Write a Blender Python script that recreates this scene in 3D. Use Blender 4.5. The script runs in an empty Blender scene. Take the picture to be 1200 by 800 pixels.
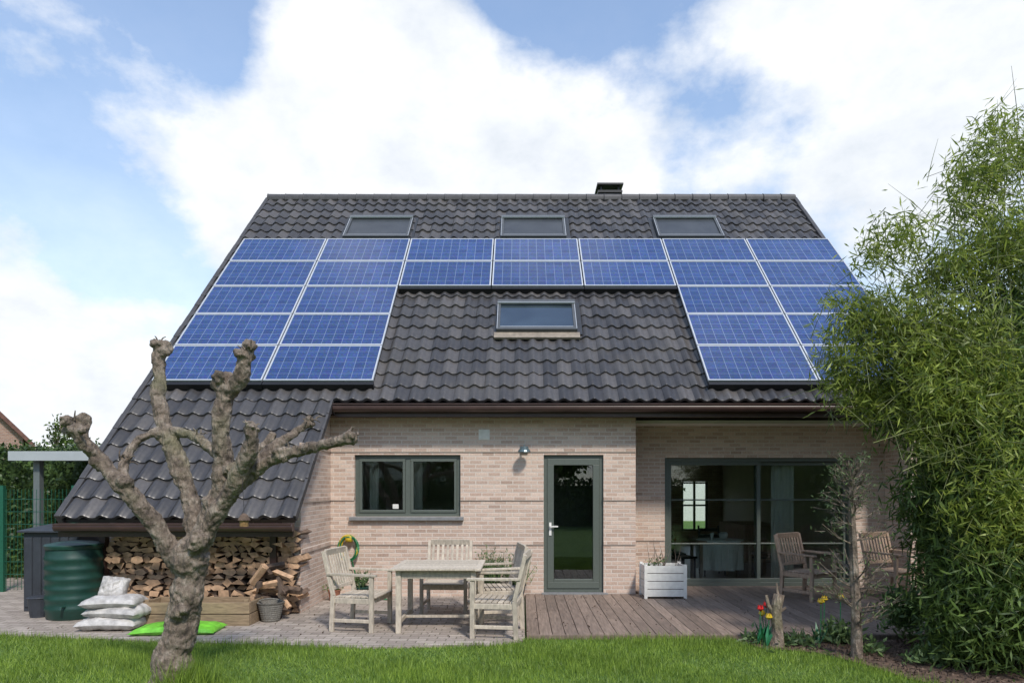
import bpy, math, random
import numpy as np
from mathutils import Vector, Matrix, noise
random.seed(7); rng=np.random.default_rng(7)
sc=bpy.context.scene
sc.view_settings.view_transform='Standard'; sc.view_settings.look='None'; sc.view_settings.exposure=0
CAMZ=1.7
def at(u,v,Y):
    return Vector(((u-612)*Y/800, Y, CAMZ+(570-v)*Y/800))
TP=.9875; CP=1/math.sqrt(1+TP*TP); SP=TP*CP
def rz(Y): return TP*Y-7.1
# ---------------------------------------------------------------- materials
def nm(name):
    m=bpy.data.materials.new(name); m.use_nodes=True
    nt=m.node_tree; b=nt.nodes['Principled BSDF']; return m,nt,b
def N(nt,t,**k):
    n=nt.nodes.new(t)
    for a,v in k.items():
        if a.startswith('i_'): n.inputs[a[2:].replace('_',' ')].default_value=v
        else: setattr(n,a,v)
    return n
def ramp(nt,fac,stops):
    r=nt.nodes.new('ShaderNodeValToRGB'); e=r.color_ramp.elements
    while len(e)<len(stops): e.new(.5)
    for i,(p,c) in enumerate(stops):
        e[i].position=p; e[i].color=(c[0],c[1],c[2],1) if len(c)>=3 else (c[0],)*3+(1,)
    nt.links.new(fac,r.inputs[0]); return r.outputs[0]
def mixc(nt,fac,a,b,mode='MIX'):
    m=nt.nodes.new('ShaderNodeMix'); m.data_type='RGBA'; m.blend_type=mode
    for s,v in ((m.inputs[0],fac),(m.inputs[6],a),(m.inputs[7],b)):
        if isinstance(v,(int,float)): s.default_value=v
        elif isinstance(v,tuple): s.default_value=(v[0],v[1],v[2],1)
        else: nt.links.new(v,s)
    return m.outputs[2]
def pos(nt): return nt.nodes.new('ShaderNodeNewGeometry').outputs['Position']
def nz(nt,scale,detail=4,vec=None,rough=.55):
    n=nt.nodes.new('ShaderNodeTexNoise'); n.inputs['Scale'].default_value=scale; n.inputs['Detail'].default_value=detail; n.inputs['Roughness'].default_value=rough
    nt.links.new(vec if vec is not None else pos(nt),n.inputs['Vector']); return n.outputs['Fac']
def bump(nt,b,h,strength=.3,dist=.01):
    n=nt.nodes.new('ShaderNodeBump'); n.inputs['Strength'].default_value=strength; n.inputs['Distance'].default_value=dist
    nt.links.new(h,n.inputs['Height']); nt.links.new(n.outputs[0],b.inputs['Normal'])
def scaled(nt,s):
    m=nt.nodes.new('ShaderNodeVectorMath'); m.operation='MULTIPLY'; m.inputs[1].default_value=s
    nt.links.new(pos(nt),m.inputs[0]); return m.outputs[0]
def simple(name,c,rough=.6,var=.25,scale=12,island=0,metal=0,bumps=.15,stretch=None):
    m,nt,b=nm(name)
    vec=scaled(nt,stretch) if stretch else None
    f=nz(nt,scale,5,vec)
    lo=tuple(x*(1-var) for x in c); hi=tuple(min(1,x*(1+var)) for x in c)
    col=ramp(nt,f,[(.3,lo),(.7,hi)])
    if island:
        g=nt.nodes.new('ShaderNodeNewGeometry')
        v=N(nt,'ShaderNodeMapRange'); v.inputs[3].default_value=1-island; v.inputs[4].default_value=1+island
        nt.links.new(g.outputs['Random Per Island'],v.inputs[0])
        cmb=nt.nodes.new('ShaderNodeCombineColor')
        for i in range(3): nt.links.new(v.outputs[0],cmb.inputs[i])
        col=mixc(nt,1.0,col,cmb.outputs[0],'MULTIPLY')
    nt.links.new(col,b.inputs['Base Color']); b.inputs['Roughness'].default_value=rough; b.inputs['Metallic'].default_value=metal
    if bumps: bump(nt,b,f,bumps,.01)
    return m
def brickmat(name,c1,c2,mortar,bw,bh,ms,planar='wall',rough=.85,rot=0):
    m,nt,b=nm(name)
    sx=nt.nodes.new('ShaderNodeSeparateXYZ'); nt.links.new(pos(nt),sx.inputs[0])
    cb=nt.nodes.new('ShaderNodeCombineXYZ')
    if planar=='wall':
        ad=N(nt,'ShaderNodeMath',operation='ADD'); nt.links.new(sx.outputs[0],ad.inputs[0]); nt.links.new(sx.outputs[1],ad.inputs[1])
        nt.links.new(ad.outputs[0],cb.inputs[0]); nt.links.new(sx.outputs[2],cb.inputs[1])
    else:
        nt.links.new(sx.outputs[0],cb.inputs[0]); nt.links.new(sx.outputs[1],cb.inputs[1])
    bt=nt.nodes.new('ShaderNodeTexBrick'); nt.links.new(cb.outputs[0],bt.inputs['Vector'])
    bt.inputs['Scale'].default_value=1; bt.inputs['Brick Width'].default_value=bw; bt.inputs['Row Height'].default_value=bh
    bt.inputs['Mortar Size'].default_value=ms; bt.inputs['Mortar Smooth'].default_value=.3; bt.inputs['Bias'].default_value=0
    bt.inputs['Color1'].default_value=(0,0,0,1); bt.inputs['Color2'].default_value=(1,1,1,1); bt.inputs['Mortar'].default_value=(.5,.5,.5,1)
    mid=tuple((x+y)/2 for x,y in zip(c1,c2))
    c=ramp(nt,bt.outputs['Color'],[(0,c1),(.45,mid),(.8,c2),(1,tuple(x*.85 for x in c1))])
    n1=nz(nt,40,4); c=mixc(nt,.45,c,ramp(nt,n1,[(.3,(.35,)),(.7,(.65,))]),'OVERLAY')
    n2=nz(nt,.9,5); c=mixc(nt,.45,c,ramp(nt,n2,[(.3,(.43,.42,.40)),(.7,(.6,.6,.6))]),'OVERLAY')
    c=mixc(nt,bt.outputs['Fac'],c,mortar)
    nt.links.new(c,b.inputs['Base Color']); b.inputs['Roughness'].default_value=rough
    inv=N(nt,'ShaderNodeMath',operation='SUBTRACT'); inv.inputs[0].default_value=1; nt.links.new(bt.outputs['Fac'],inv.inputs[1])
    a2=N(nt,'ShaderNodeMath',operation='ADD'); nt.links.new(inv.outputs[0],a2.inputs[0]); nt.links.new(n1,a2.inputs[1])
    bump(nt,b,a2.outputs[0],.6,.006)
    return m
def leafmat(name,c1,c2,trans=.35,rough=.5):
    m=bpy.data.materials.new(name); m.use_nodes=True; nt=m.node_tree; nt.nodes.clear()
    out=nt.nodes.new('ShaderNodeOutputMaterial'); g=nt.nodes.new('ShaderNodeNewGeometry')
    c=ramp(nt,g.outputs['Random Per Island'],[(0,c1),(.75,c2),(1,tuple(min(1,x*1.35) for x in c2))])
    f=nz(nt,1.6,3); c=mixc(nt,.6,c,ramp(nt,f,[(.3,(.3,.32,.3)),(.7,(.68,.66,.6))]),'OVERLAY')
    p=nt.nodes.new('ShaderNodeBsdfPrincipled'); p.inputs['Roughness'].default_value=rough; nt.links.new(c,p.inputs['Base Color'])
    t=nt.nodes.new('ShaderNodeBsdfTranslucent'); nt.links.new(c,t.inputs['Color'])
    mx=nt.nodes.new('ShaderNodeMixShader'); mx.inputs[0].default_value=trans
    nt.links.new(p.outputs[0],mx.inputs[1]); nt.links.new(t.outputs[0],mx.inputs[2]); nt.links.new(mx.outputs[0],out.inputs[0])
    return m
def glassmat(name,tint,boost=.04):
    m=bpy.data.materials.new(name); m.use_nodes=True; nt=m.node_tree; nt.nodes.clear()
    out=nt.nodes.new('ShaderNodeOutputMaterial'); tr=nt.nodes.new('ShaderNodeBsdfTransparent'); tr.inputs[0].default_value=(*tint,1)
    gl=nt.nodes.new('ShaderNodeBsdfGlossy'); gl.inputs['Roughness'].default_value=.005; gl.inputs[0].default_value=(.95,.98,1,1)
    fr=nt.nodes.new('ShaderNodeFresnel'); fr.inputs[0].default_value=1.55
    ad=N(nt,'ShaderNodeMath',operation='ADD'); ad.inputs[1].default_value=boost; nt.links.new(fr.outputs[0],ad.inputs[0])
    mx=nt.nodes.new('ShaderNodeMixShader'); nt.links.new(ad.outputs[0],mx.inputs[0]); nt.links.new(tr.outputs[0],mx.inputs[1]); nt.links.new(gl.outputs[0],mx.inputs[2])
    nt.links.new(mx.outputs[0],out.inputs[0]); return m
M={}
M['brick']=brickmat('pale_brick',(.45,.325,.26),(.60,.465,.385),(.58,.505,.44),.19,.062,.009)
M['paver']=brickmat('clay_paver',(.28,.235,.205),(.41,.355,.31),(.17,.15,.115),.21,.105,.008,'floor')
M['frame']=simple('green_grey_paint',(.095,.112,.097),.4,.08,30,bumps=0)
M['darkmetal']=simple('dark_metal',(.03,.032,.036),.4,.2,10,bumps=0)
M['verge']=simple('dark_verge_tile',(.055,.052,.053),.5,.25,10,bumps=.1)
M['wframe']=simple('grey_window_cladding',(.075,.08,.085),.4,.1,10,bumps=0)
M['black']=simple('black_trim',(.008,.008,.01),.5,.2,10,bumps=0)
M['gutter']=simple('brown_gutter',(.05,.027,.022),.35,.2,6,bumps=0)
M['stone']=simple('bluestone',(.19,.195,.20),.6,.2,20)
M['white']=simple('white_paint',(.70,.69,.65),.5,.1,14,bumps=.05)
M['inwall']=simple('interior_plaster',(.74,.70,.63),.9,.06,3)
M['infloor']=simple('interior_floor',(.26,.19,.13),.4,.2,5)
M['alu']=simple('aluminium_frame',(.55,.57,.6),.35,.05,10,metal=.3,bumps=0)
M['teak']=simple('weathered_teak',(.47,.41,.33),.75,.25,6,island=.16,stretch=(6,6,2))
M['teak2']=simple('brown_teak',(.36,.255,.18),.7,.25,6,island=.16,stretch=(6,6,2))
M['deck']=simple('deck_board',(.215,.160,.127),.55,.35,5,island=.22,stretch=(9,.7,3))
M['logend']=simple('split_wood',(.42,.27,.165),.85,.35,14,island=.4)
M['bark']=simple('log_bark',(.11,.075,.055),.9,.5,20,island=.4)
M['glass']=glassmat('window_glass',(.86,.90,.88),.02)
M['soil']=simple('garden_soil',(.10,.064,.045),.95,.5,14,bumps=.8)
M['butt']=simple('green_plastic',(.012,.05,.038),.4,.15,8,bumps=0)
M['bin']=simple('grey_plastic',(.035,.04,.05),.5,.2,8,bumps=0)
M['sack']=simple('white_sack',(.45,.43,.41),.5,.35,10,bumps=.6)
M['gsack']=simple('green_sack',(.16,.50,.04),.4,.35,9,bumps=.5)
M['crate']=simple('crate_wood',(.27,.195,.12),.8,.3,9,island=.2,stretch=(1,6,6))
M['wicker']=simple('grey_wicker',(.17,.16,.14),.8,.35,60)
M['lamp']=simple('lamp_metal',(.12,.17,.19),.35,.1,10,metal=.4,bumps=0)
M['cloth']=simple('table_cloth',(.85,.82,.76),.9,.05,10)
M['hose']=simple('green_hose',(.02,.16,.06),.4,.2,20,bumps=0)
M['yellow']=simple('yellow_plastic',(.65,.45,.03),.4,.1,20,bumps=0)
M['seed']=simple('seed_mix',(.22,.13,.05),.9,.4,60)
M['red']=simple('red_petal',(.55,.02,.02),.5,.2,20,bumps=0)
M['terra']=simple('terracotta',(.30,.12,.07),.8,.2,12)
M['fence']=simple('green_fence',(.015,.10,.06),.4,.1,20,bumps=0)
M['canopy']=simple('canopy_roof',(.36,.39,.40),.5,.1,3,bumps=0)
M['canopypost']=simple('canopy_post',(.13,.15,.15),.5,.1,3,bumps=0)
M['flash']=simple('lead_flashing',(.24,.20,.155),.6,.3,9,bumps=.1)
M['culm']=simple('bamboo_stem',(.13,.15,.05),.5,.3,6,island=.3)
M['rtile']=simple('red_tile',(.13,.06,.045),.8,.3,6)
M['rbrick']=brickmat('red_brick',(.25,.13,.10),(.33,.19,.14),(.35,.3,.26),.21,.07,.01)
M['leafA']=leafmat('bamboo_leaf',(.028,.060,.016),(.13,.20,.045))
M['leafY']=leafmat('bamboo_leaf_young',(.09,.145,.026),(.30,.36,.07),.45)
M['leafH']=leafmat('hedge_leaf',(.02,.045,.014),(.07,.12,.03))
M['leafT']=leafmat('tree_leaf',(.03,.06,.015),(.12,.18,.04))
M['grassb']=leafmat('grass_blade',(.085,.165,.020),(.26,.37,.06),.35)
M['leafP']=leafmat('plant_leaf',(.05,.10,.04),(.16,.24,.09))
# bark of pollard tree
m,nt,b=nm('tree_bark')
f=nz(nt,9,8,None,.7); f2=nz(nt,2.2,4); f3=nz(nt,30,5,scaled(nt,(1.5,1.5,.35)),.7)
c=ramp(nt,f,[(.32,(.08,.06,.047)),(.5,(.25,.195,.15)),(.68,(.44,.37,.30))])
c=mixc(nt,ramp(nt,f2,[(.52,(0,)),(.68,(.5,))]),c,(.24,.24,.13))
vo=nt.nodes.new('ShaderNodeTexVoronoi'); vo.inputs['Scale'].default_value=26; nt.links.new(scaled(nt,(1,1,.4)),vo.inputs['Vector'])
c=mixc(nt,.45,c,ramp(nt,vo.outputs['Distance'],[(0,(.66,)),(.6,(.34,))]),'OVERLAY')
nt.links.new(c,b.inputs['Base Color']); b.inputs['Roughness'].default_value=.95
a=N(nt,'ShaderNodeMath',operation='ADD'); nt.links.new(f,a.inputs[0]); nt.links.new(f3,a.inputs[1]); a2=N(nt,'ShaderNodeMath',operation='SUBTRACT'); nt.links.new(a.outputs[0],a2.inputs[0]); nt.links.new(vo.outputs['Distance'],a2.inputs[1]); bump(nt,b,a2.outputs[0],1,.035); M['tbark']=m
# roof tile
m,nt,b=nm('concrete_roof_tile')
at_=N(nt,'ShaderNodeAttribute',attribute_name='tv')
f=nz(nt,25,5); f2=nz(nt,1.2,6,None,.65)
c=ramp(nt,at_.outputs['Fac'],[(0,(.038,.036,.038)),(.6,(.060,.057,.058)),(1,(.094,.086,.083))])
c=mixc(nt,.5,c,ramp(nt,f,[(.3,(.33,)),(.7,(.66,))]),'OVERLAY')
c=mixc(nt,ramp(nt,f2,[(.5,(0,)),(.75,(.45,))]),c,(.10,.088,.072))
nt.links.new(c,b.inputs['Base Color']); b.inputs['Roughness'].default_value=.36; bump(nt,b,f,.25,.004); M['tile']=m
# solar cells (uv in metres)
m,nt,b=nm('solar_cell')
uv=N(nt,'ShaderNodeUVMap'); bt=nt.nodes.new('ShaderNodeTexBrick'); bt.offset=0; nt.links.new(uv.outputs[0],bt.inputs['Vector'])
bt.inputs['Scale'].default_value=1; bt.inputs['Brick Width'].default_value=.1605; bt.inputs['Row Height'].default_value=.153; bt.inputs['Mortar Size'].default_value=.003; bt.inputs['Mortar Smooth'].default_value=.2
bt.inputs['Color1'].default_value=(0,0,0,1); bt.inputs['Color2'].default_value=(1,1,1,1); bt.inputs['Mortar'].default_value=(.5,.5,.5,1)
c=ramp(nt,bt.outputs['Color'],[(0,(.020,.045,.140)),(1,(.032,.066,.19))])
vo=nt.nodes.new('ShaderNodeTexVoronoi'); vo.inputs['Scale'].default_value=45; nt.links.new(uv.outputs[0],vo.inputs['Vector'])
c=mixc(nt,.3,c,vo.outputs['Color'],'OVERLAY')
b2=nt.nodes.new('ShaderNodeTexBrick'); b2.offset=0; nt.links.new(uv.outputs[0],b2.inputs['Vector']); b2.inputs['Scale'].default_value=1
b2.inputs['Brick Width'].default_value=5; b2.inputs['Row Height'].default_value=.051; b2.inputs['Mortar Size'].default_value=.0012; b2.inputs['Mortar Smooth'].default_value=0
c=mixc(nt,b2.outputs['Fac'],c,(.16,.20,.32))
c=mixc(nt,bt.outputs['Fac'],c,(.22,.28,.40))
g=nt.nodes.new('ShaderNodeNewGeometry'); 
c=mixc(nt,.35,c,ramp(nt,g.outputs['Random Per Island'],[(0,(.42,.42,.42)),(1,(.6,.6,.6))]),'OVERLAY')
nt.links.new(c,b.inputs['Base Color']); b.inputs['Roughness'].default_value=.12; b.inputs['IOR'].default_value=1.5; M['solar']=m
m,nt,b=nm('roof_window_glass'); f=nz(nt,1.5,2)
nt.links.new(ramp(nt,f,[(.3,(.012,.018,.025)),(.7,(.03,.045,.06))]),b.inputs['Base Color']); b.inputs['Roughness'].default_value=.04; b.inputs['IOR'].default_value=2.6; M['rglass']=m
m,nt,b=nm('roof_window_blind'); f=nz(nt,3,2)
nt.links.new(ramp(nt,f,[(.3,(.035,.039,.046)),(.7,(.05,.055,.062))]),b.inputs['Base Color']); b.inputs['Roughness'].default_value=.3; M['blind']=m
# lawn
m,nt,b=nm('lawn'); f=nz(nt,1.3,6,None,.7); f2=nz(nt,45,4)
c=ramp(nt,f,[(.3,(.08,.16,.028)),(.55,(.12,.22,.04)),(.75,(.17,.25,.06))]); c=mixc(nt,.6,c,ramp(nt,f2,[(.3,(.25,)),(.7,(.7,))]),'OVERLAY')
nt.links.new(c,b.inputs['Base Color']); b.inputs['Roughness'].default_value=.95; bump(nt,b,f2,1,.04); M['lawn']=m

# ---------------------------------------------------------------- builders
def empty(name,loc=(0,0,0),rot=0):
    o=bpy.data.objects.new(name,None); sc.collection.objects.link(o); o.location=loc; o.rotation_euler[2]=rot; o.empty_display_size=.2; return o
class MB:
    def __init__(s): s.v=[]; s.f=[]; s.mi=[]; s.cur=0
    def mat(s,i): s.cur=i; return s
    def add(s,vs,fs):
        o=len(s.v); s.v+= [tuple(p) for p in vs]; s.f+=[tuple(i+o for i in f) for f in fs]; s.mi+=[s.cur]*len(fs); return s
    def hexa(s,p):
        return s.add(p,[(0,3,2,1),(4,5,6,7),(0,1,5,4),(1,2,6,5),(2,3,7,6),(3,0,4,7)])
    def box(s,x0,x1,y0,y1,z0,z1):
        return s.hexa([(x0,y0,z0),(x1,y0,z0),(x1,y1,z0),(x0,y1,z0),(x0,y0,z1),(x1,y0,z1),(x1,y1,z1),(x0,y1,z1)])
    def prism(s,poly,x0,x1):
        n=len(poly); vs=[(x0,y,z) for y,z in poly]+[(x1,y,z) for y,z in poly]
        return s.add(vs,[tuple(range(n)),tuple(range(2*n-1,n-1,-1))]+[(i,i+n,(i+1)%n+n,(i+1)%n) for i in range(n)])
    def beam(s,a,b,w,h,up=(0,0,1)):
        a=Vector(a); b=Vector(b); d=(b-a).normalized(); u=Vector(up)
        if abs(d.dot(u))>.98: u=Vector((0,1,0))
        r=d.cross(u).normalized(); t=r.cross(d).normalized(); r*=w/2; t*=h/2
        return s.hexa([a-r-t,a+r-t,a+r+t,a-r+t,b-r-t,b+r-t,b+r+t,b-r+t])
    def roofbox(s,x0,x1,y0,y1,h0,h1):
        p=[]
        for h in (h0,h1):
            for x,y in ((x0,y0),(x1,y0),(x1,y1),(x0,y1)): p.append((x,y-SP*h,rz(y)+CP*h))
        return s.hexa(p)
    def tube(s,pts,rad,n=8,jit=0):
        pts=[Vector(p) for p in pts]; k=len(pts)
        if isinstance(rad,(int,float)): rad=[rad]*k
        o=len(s.v); up=Vector((.3,.2,1)).normalized(); vs=[]
        for i,p in enumerate(pts):
            d=(pts[min(i+1,k-1)]-pts[max(i-1,0)])
            d=d.normalized() if d.length>1e-9 else Vector((0,0,1))
            r=d.cross(up)
            if r.length<.05: r=d.cross(Vector((1,0,0)))
            r.normalize(); t=r.cross(d)
            if i and r.dot(pr)<0: r=-r; t=-t
            pr=r; up=t if t.length>.5 else up
            for j in range(n):
                a=2*math.pi*j/n; q=rad[i]*(1+random.uniform(-jit,jit)); vs.append(p+r*math.cos(a)*q+t*math.sin(a)*q)
        fs=[(i*n+j,i*n+(j+1)%n,(i+1)*n+(j+1)%n,(i+1)*n+j) for i in range(k-1) for j in range(n)]
        fs+=[tuple(range(n)),tuple(range((k-1)*n,k*n))]
        return s.add(vs,fs)
    def lathe(s,prof,c,n=24):
        vs=[(c[0]+r*math.cos(2*math.pi*j/n),c[1]+r*math.sin(2*math.pi*j/n),c[2]+z) for r,z in prof for j in range(n)]
        k=len(prof); fs=[(i*n+j,i*n+(j+1)%n,(i+1)*n+(j+1)%n,(i+1)*n+j) for i in range(k-1) for j in range(n)]
        fs+=[tuple(range(n))[::-1],tuple(range((k-1)*n,k*n))]
        return s.add(vs,fs)
    def blob(s,c,r,n=10,jit=.15,pw=1):
        vs=[];k=n
        for i in range(k+1):
            th=math.pi*i/k
            for j in range(2*k):
                ph=math.pi*j/k
                d=Vector((math.sin(th)*math.cos(ph),math.sin(th)*math.sin(ph),math.cos(th)))
                d=Vector([math.copysign(abs(x)**pw,x) for x in d])
                q=1+jit*noise.noise(d*2+Vector(c)*3)
                vs.append((c[0]+d.x*r[0]*q,c[1]+d.y*r[1]*q,c[2]+d.z*r[2]*q))
        return s.add(vs,[(i*2*k+j,(i+1)*2*k+j,(i+1)*2*k+(j+1)%(2*k),i*2*k+(j+1)%(2*k)) for i in range(k) for j in range(2*k)])
    def build(s,name,mats,parent=None,smooth=False,bevel=0,loc=None):
        me=bpy.data.meshes.new(name); me.from_pydata(s.v,[],s.f)
        for m in (mats if isinstance(mats,list) else [mats]): me.materials.append(M[m] if isinstance(m,str) else m)
        me.polygons.foreach_set('material_index',s.mi)
        if smooth: me.polygons.foreach_set('use_smooth',[True]*len(s.f))
        me.update(); o=bpy.data.objects.new(name,me); sc.collection.objects.link(o)
        if parent: o.parent=parent
        if bevel:
            b=o.modifiers.new('b','BEVEL'); b.width=bevel; b.segments=2; b.limit_method='ANGLE'
        return o
def fast(name,V,k,mat,parent=None):
    n=len(V)//k; me=bpy.data.meshes.new(name)
    me.vertices.add(len(V)); me.vertices.foreach_set('co',V.astype(np.float32).ravel())
    me.loops.add(n*k); me.loops.foreach_set('vertex_index',np.arange(n*k,dtype=np.int32))
    me.polygons.add(n); me.polygons.foreach_set('loop_start',np.arange(0,n*k,k,dtype=np.int32)); me.polygons.foreach_set('loop_total',np.full(n,k,dtype=np.int32))
    me.materials.append(M[mat]); me.update(calc_edges=True); me.validate()
    o=bpy.data.objects.new(name,me); sc.collection.objects.link(o)
    if parent: o.parent=parent
    return o
def leaves(C,L,W,droop=.4,outd=None):
    n=len(C); d=rng.normal(size=(n,3)); d[:,2]-=droop
    if outd is not None: d+=outd
    d/=np.linalg.norm(d,axis=1)[:,None]
    r=np.cross(d,rng.normal(size=(n,3))); r/=np.linalg.norm(r,axis=1)[:,None]
    l=(L*rng.uniform(.6,1.3,n))[:,None]; w=(W*rng.uniform(.7,1.2,n))[:,None]
    V=np.empty((n,4,3)); V[:,0]=C; V[:,1]=C+d*l*.4+r*w; V[:,2]=C+d*l; V[:,3]=C+d*l*.4-r*w
    return V.reshape(-1,3)
def cluster_pts(blobs,per,spray,shell=.5):
    out=[]
    for (cx,cy,cz,rx,ry,rz_,n) in blobs:
        d=rng.normal(size=(n,3)); d/=np.linalg.norm(d,axis=1)[:,None]
        rad=rng.uniform(0,1,n)**(shell)
        c=np.array([cx,cy,cz])+d*rad[:,None]*np.array([rx,ry,rz_])
        p=np.repeat(c,per,axis=0)+rng.normal(size=(n*per,3))*spray
        out.append(p)
    P=np.concatenate(out); return P[P[:,2]>.03]

# ---------------------------------------------------------------- ground
g=MB().add([(-400,-400,0),(400,-400,0),(400,400,0),(-400,400,0)],[(0,1,2,3)]).build('ground','lawn')
edge=[(-14,7.9),(-6,7.78),(-4,7.45),(-1.7,7.15),(-.2,7.3),(.03,7.5)]
pv=[(x,y,.02) for x,y in edge]+[(.03,10.6,.02),(-3.2,10.6,.02),(-5.7,10.4,.02),(-5.7,20,.02),(-14,20,.02)]
n=len(pv); MB().add(pv+[(x,y,-.02) for x,y,z in pv],[tuple(range(n))]+[(i,i+n,(i+1)%n+n,(i+1)%n) for i in range(n)]).build('paved_patio','paver')
dk=MB(); x=.05
while x<6.0:
    y1=10.49 if x<1.75 else 11.29
    segs=[7.62]; 
    if random.random()<.6: segs.append(random.uniform(8.3,10))
    segs.append(y1)
    for a,b_ in zip(segs,segs[1:]):
        dk.box(x,x+.138,a+.002,b_-.002,.02,.06+random.uniform(-.0015,.0015))
    x+=.145
dk.box(.05,6.0,7.59,7.618,.0,.055)
dk.build('wooden_deck','deck',bevel=.003)
MB().add([(.06,7.63,.012),(5.99,7.63,.012),(5.99,11.2,.012),(.06,11.2,.012)],[(0,1,2,3)]).build('deck_subfloor','black').parent=bpy.data.objects['wooden_deck']
bed=[(2.35,7.5),(2.5,7.15),(3.0,6.95),(3.25,6.5),(3.4,6.0),(3.9,5.4),(4.5,4.5),(9,4.2),(9,9.5),(6.1,9.6),(6.1,7.58)]
MB().add([(x,y,.015) for x,y in bed],[tuple(range(len(bed)))]).build('flower_bed_soil','soil')

# ---------------------------------------------------------------- grass
def edge_y(x):
    if x<.03:
        return np.interp(x,[e[0] for e in edge],[e[1] for e in edge])
    return 7.58 if x<2.35 else np.interp(x,[2.35,2.5,3.0,3.25,3.4,3.9,4.5],[7.45,7.15,6.95,6.5,6.0,5.4,4.5])
n=190000
X=rng.uniform(-7.5,4.4,n); Y=4.9+2.95*rng.uniform(0,1,n); ey=np.array([edge_y(x) for x in X])
k=Y<ey+rng.normal(0,.025,n)
X=X[k];Y=Y[k];n=len(X)
h=rng.uniform(.025,.065,n)*(1+.5*np.sin(X*2.1+Y)*np.sin(Y*3+X*.7)); h[np.abs(Y-np.array([edge_y(x) for x in X]))<.06]*=1.4
tall=rng.uniform(0,1,n)<.02; h[tall]*=1.7
th=rng.uniform(0,2*np.pi,n); w=rng.uniform(.002,.0045,n); lx=rng.normal(0,.02,n); ly=rng.normal(0,.02,n)
V=np.zeros((n,3,3)); V[:,0]=np.stack([X-np.cos(th)*w,Y-np.sin(th)*w,np.zeros(n)],1); V[:,1]=np.stack([X+np.cos(th)*w,Y+np.sin(th)*w,np.zeros(n)],1); V[:,2]=np.stack([X+lx,Y+ly,h],1)
fast('grass',V.reshape(-1,3),3,'grassb')
n=900; X=-2.82+rng.normal(0,.10,n); Y=5.72+rng.normal(0,.12,n); th=rng.uniform(0,2*np.pi,n); h=rng.uniform(.1,.34,n); w=.004
V=np.zeros((n,3,3)); V[:,0]=np.stack([X-np.cos(th)*w,Y-np.sin(th)*w,np.zeros(n)],1); V[:,1]=np.stack([X+np.cos(th)*w,Y+np.sin(th)*w,np.zeros(n)],1); V[:,2]=np.stack([X+rng.normal(0,.07,n),Y+rng.normal(0,.07,n),h],1)
fast('grass_tuft',V.reshape(-1,3),3,'grassb')
n=420; X=rng.uniform(-6,5,n); Y=rng.uniform(7.6,10.3,n); Z=np.where(X<.03,.024,.066)
fast('fallen_leaves',leaves(np.stack([X,Y,Z],1)[(Y>np.array([edge_y(x) for x in X])+.08)],.035,.009,0),4,'bark')

# ---------------------------------------------------------------- house
H=empty('brick_house')
XL,XR=-5.75,6.18
w=MB()
def wallx(mb,x0,x1,y0,y1,z0,z1,ops):
    xs=sorted({x0,x1,*[o[0] for o in ops],*[o[1] for o in ops]})
    for a,b_ in zip(xs,xs[1:]):
        o=[q for q in ops if q[0]<=a and q[1]>=b_]
        if not o: mb.box(a,b_,y0,y1,z0,z1)
        else:
            q=o[0]
            if q[2]>z0: mb.box(a,b_,y0,y1,z0,q[2])
            mb.box(a,b_,y0,y1,q[3],z1)
WIN=(-2.58,-.95,1.24,2.19); DOOR=(.33,1.25,.02,2.19); SL=(2.36,5.5,.05,2.18)
wallx(w,-2.95,1.745,10.5,10.8,0,2.92,[WIN,DOOR])
w.box(1.5,1.745,10.8,11.3,0,2.92)
wallx(w,1.5,6.0,11.3,11.6,0,2.92,[SL])
R_=lambda y:(y,rz(y)-.1)
w.prism([(9.1,0),R_(9.1),R_(10.8),(10.8,0)],-3.2,-2.953)
pk=(15.5,rz(15.5)-.12)
w.prism([(9.25,0),(9.25,rz(9.25)-.1),pk,(20.5,rz(10.5)-.1),(20.5,0)],-5.6,-5.35)
w.prism([(10.55,0),(10.55,rz(10.55)-.1),pk,(20.5,rz(10.5)-.1),(20.5,0)],6.003,6.1)
BO=[(2.3,4.0,.05,2.15),(4.72,5.5,.4,1.85),(-2,0,.9,2.1)]  # first opening is out of view, widened to let more light indoors
wallx(w,-5.35,6.0,20.2,20.5,0,3.1,BO)
w.box(-5.35,-3.2,9.75,9.9,0,2.4)
w.build('brick_walls','brick',H)
b=MB()
for z in (.80,1.50,2.235):
    zz=round(z/.062)*.062; 
    def seg(x0,x1,y): b.box(x0,x1,y-.016,y+.02,zz,zz+.058)
    if z<1: seg(-2.95,.33,10.5); seg(1.25,1.745,10.5); seg(1.745,2.36,11.3)
    elif z<2: seg(-2.95,-2.58,10.5); seg(-.95,.33,10.5); seg(1.25,1.745,10.5); seg(1.745,2.36,11.3)
    else: seg(-2.95,1.745,10.5); seg(1.745,6.0,11.3)
    b.box(-2.97,-2.937,9.1,10.49,zz,min(zz+.058,9))
b.build('projecting_courses','brick',H)
i=MB(); i.box(-5.3,5.99,10.82,20.19,2.70,2.75); i.box(-2.9,-2.8,10.82,20.1,.02,2.7); i.box(5.9,5.99,11.62,20.1,.02,2.7); i.box(1.9,2.0,11.62,16,.02,2.7); i.box(-2.8,1.9,14.0,14.1,.02,2.7)
i.build('interior_walls','inwall',H)
i=MB(); i.box(-5.3,5.99,10.81,20.19,0,.03); i.build('interior_floor','infloor',H)
i=MB()
for (a,b_,c0,c1) in BO:
    for xx in (a,(a+b_)/2-.03,b_-.06): i.box(xx,xx+.06,20.25,20.31,c0,c1)
    for zz in (c0,(c0+c1)/2,c1-.06): i.box(a+.061,(a+b_)/2-.031,20.26,20.30,zz,zz+.05); i.box((a+b_)/2+.031,b_-.061,20.26,20.30,zz,zz+.05)
i.build('rear_window_frames','frame',H)
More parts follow.
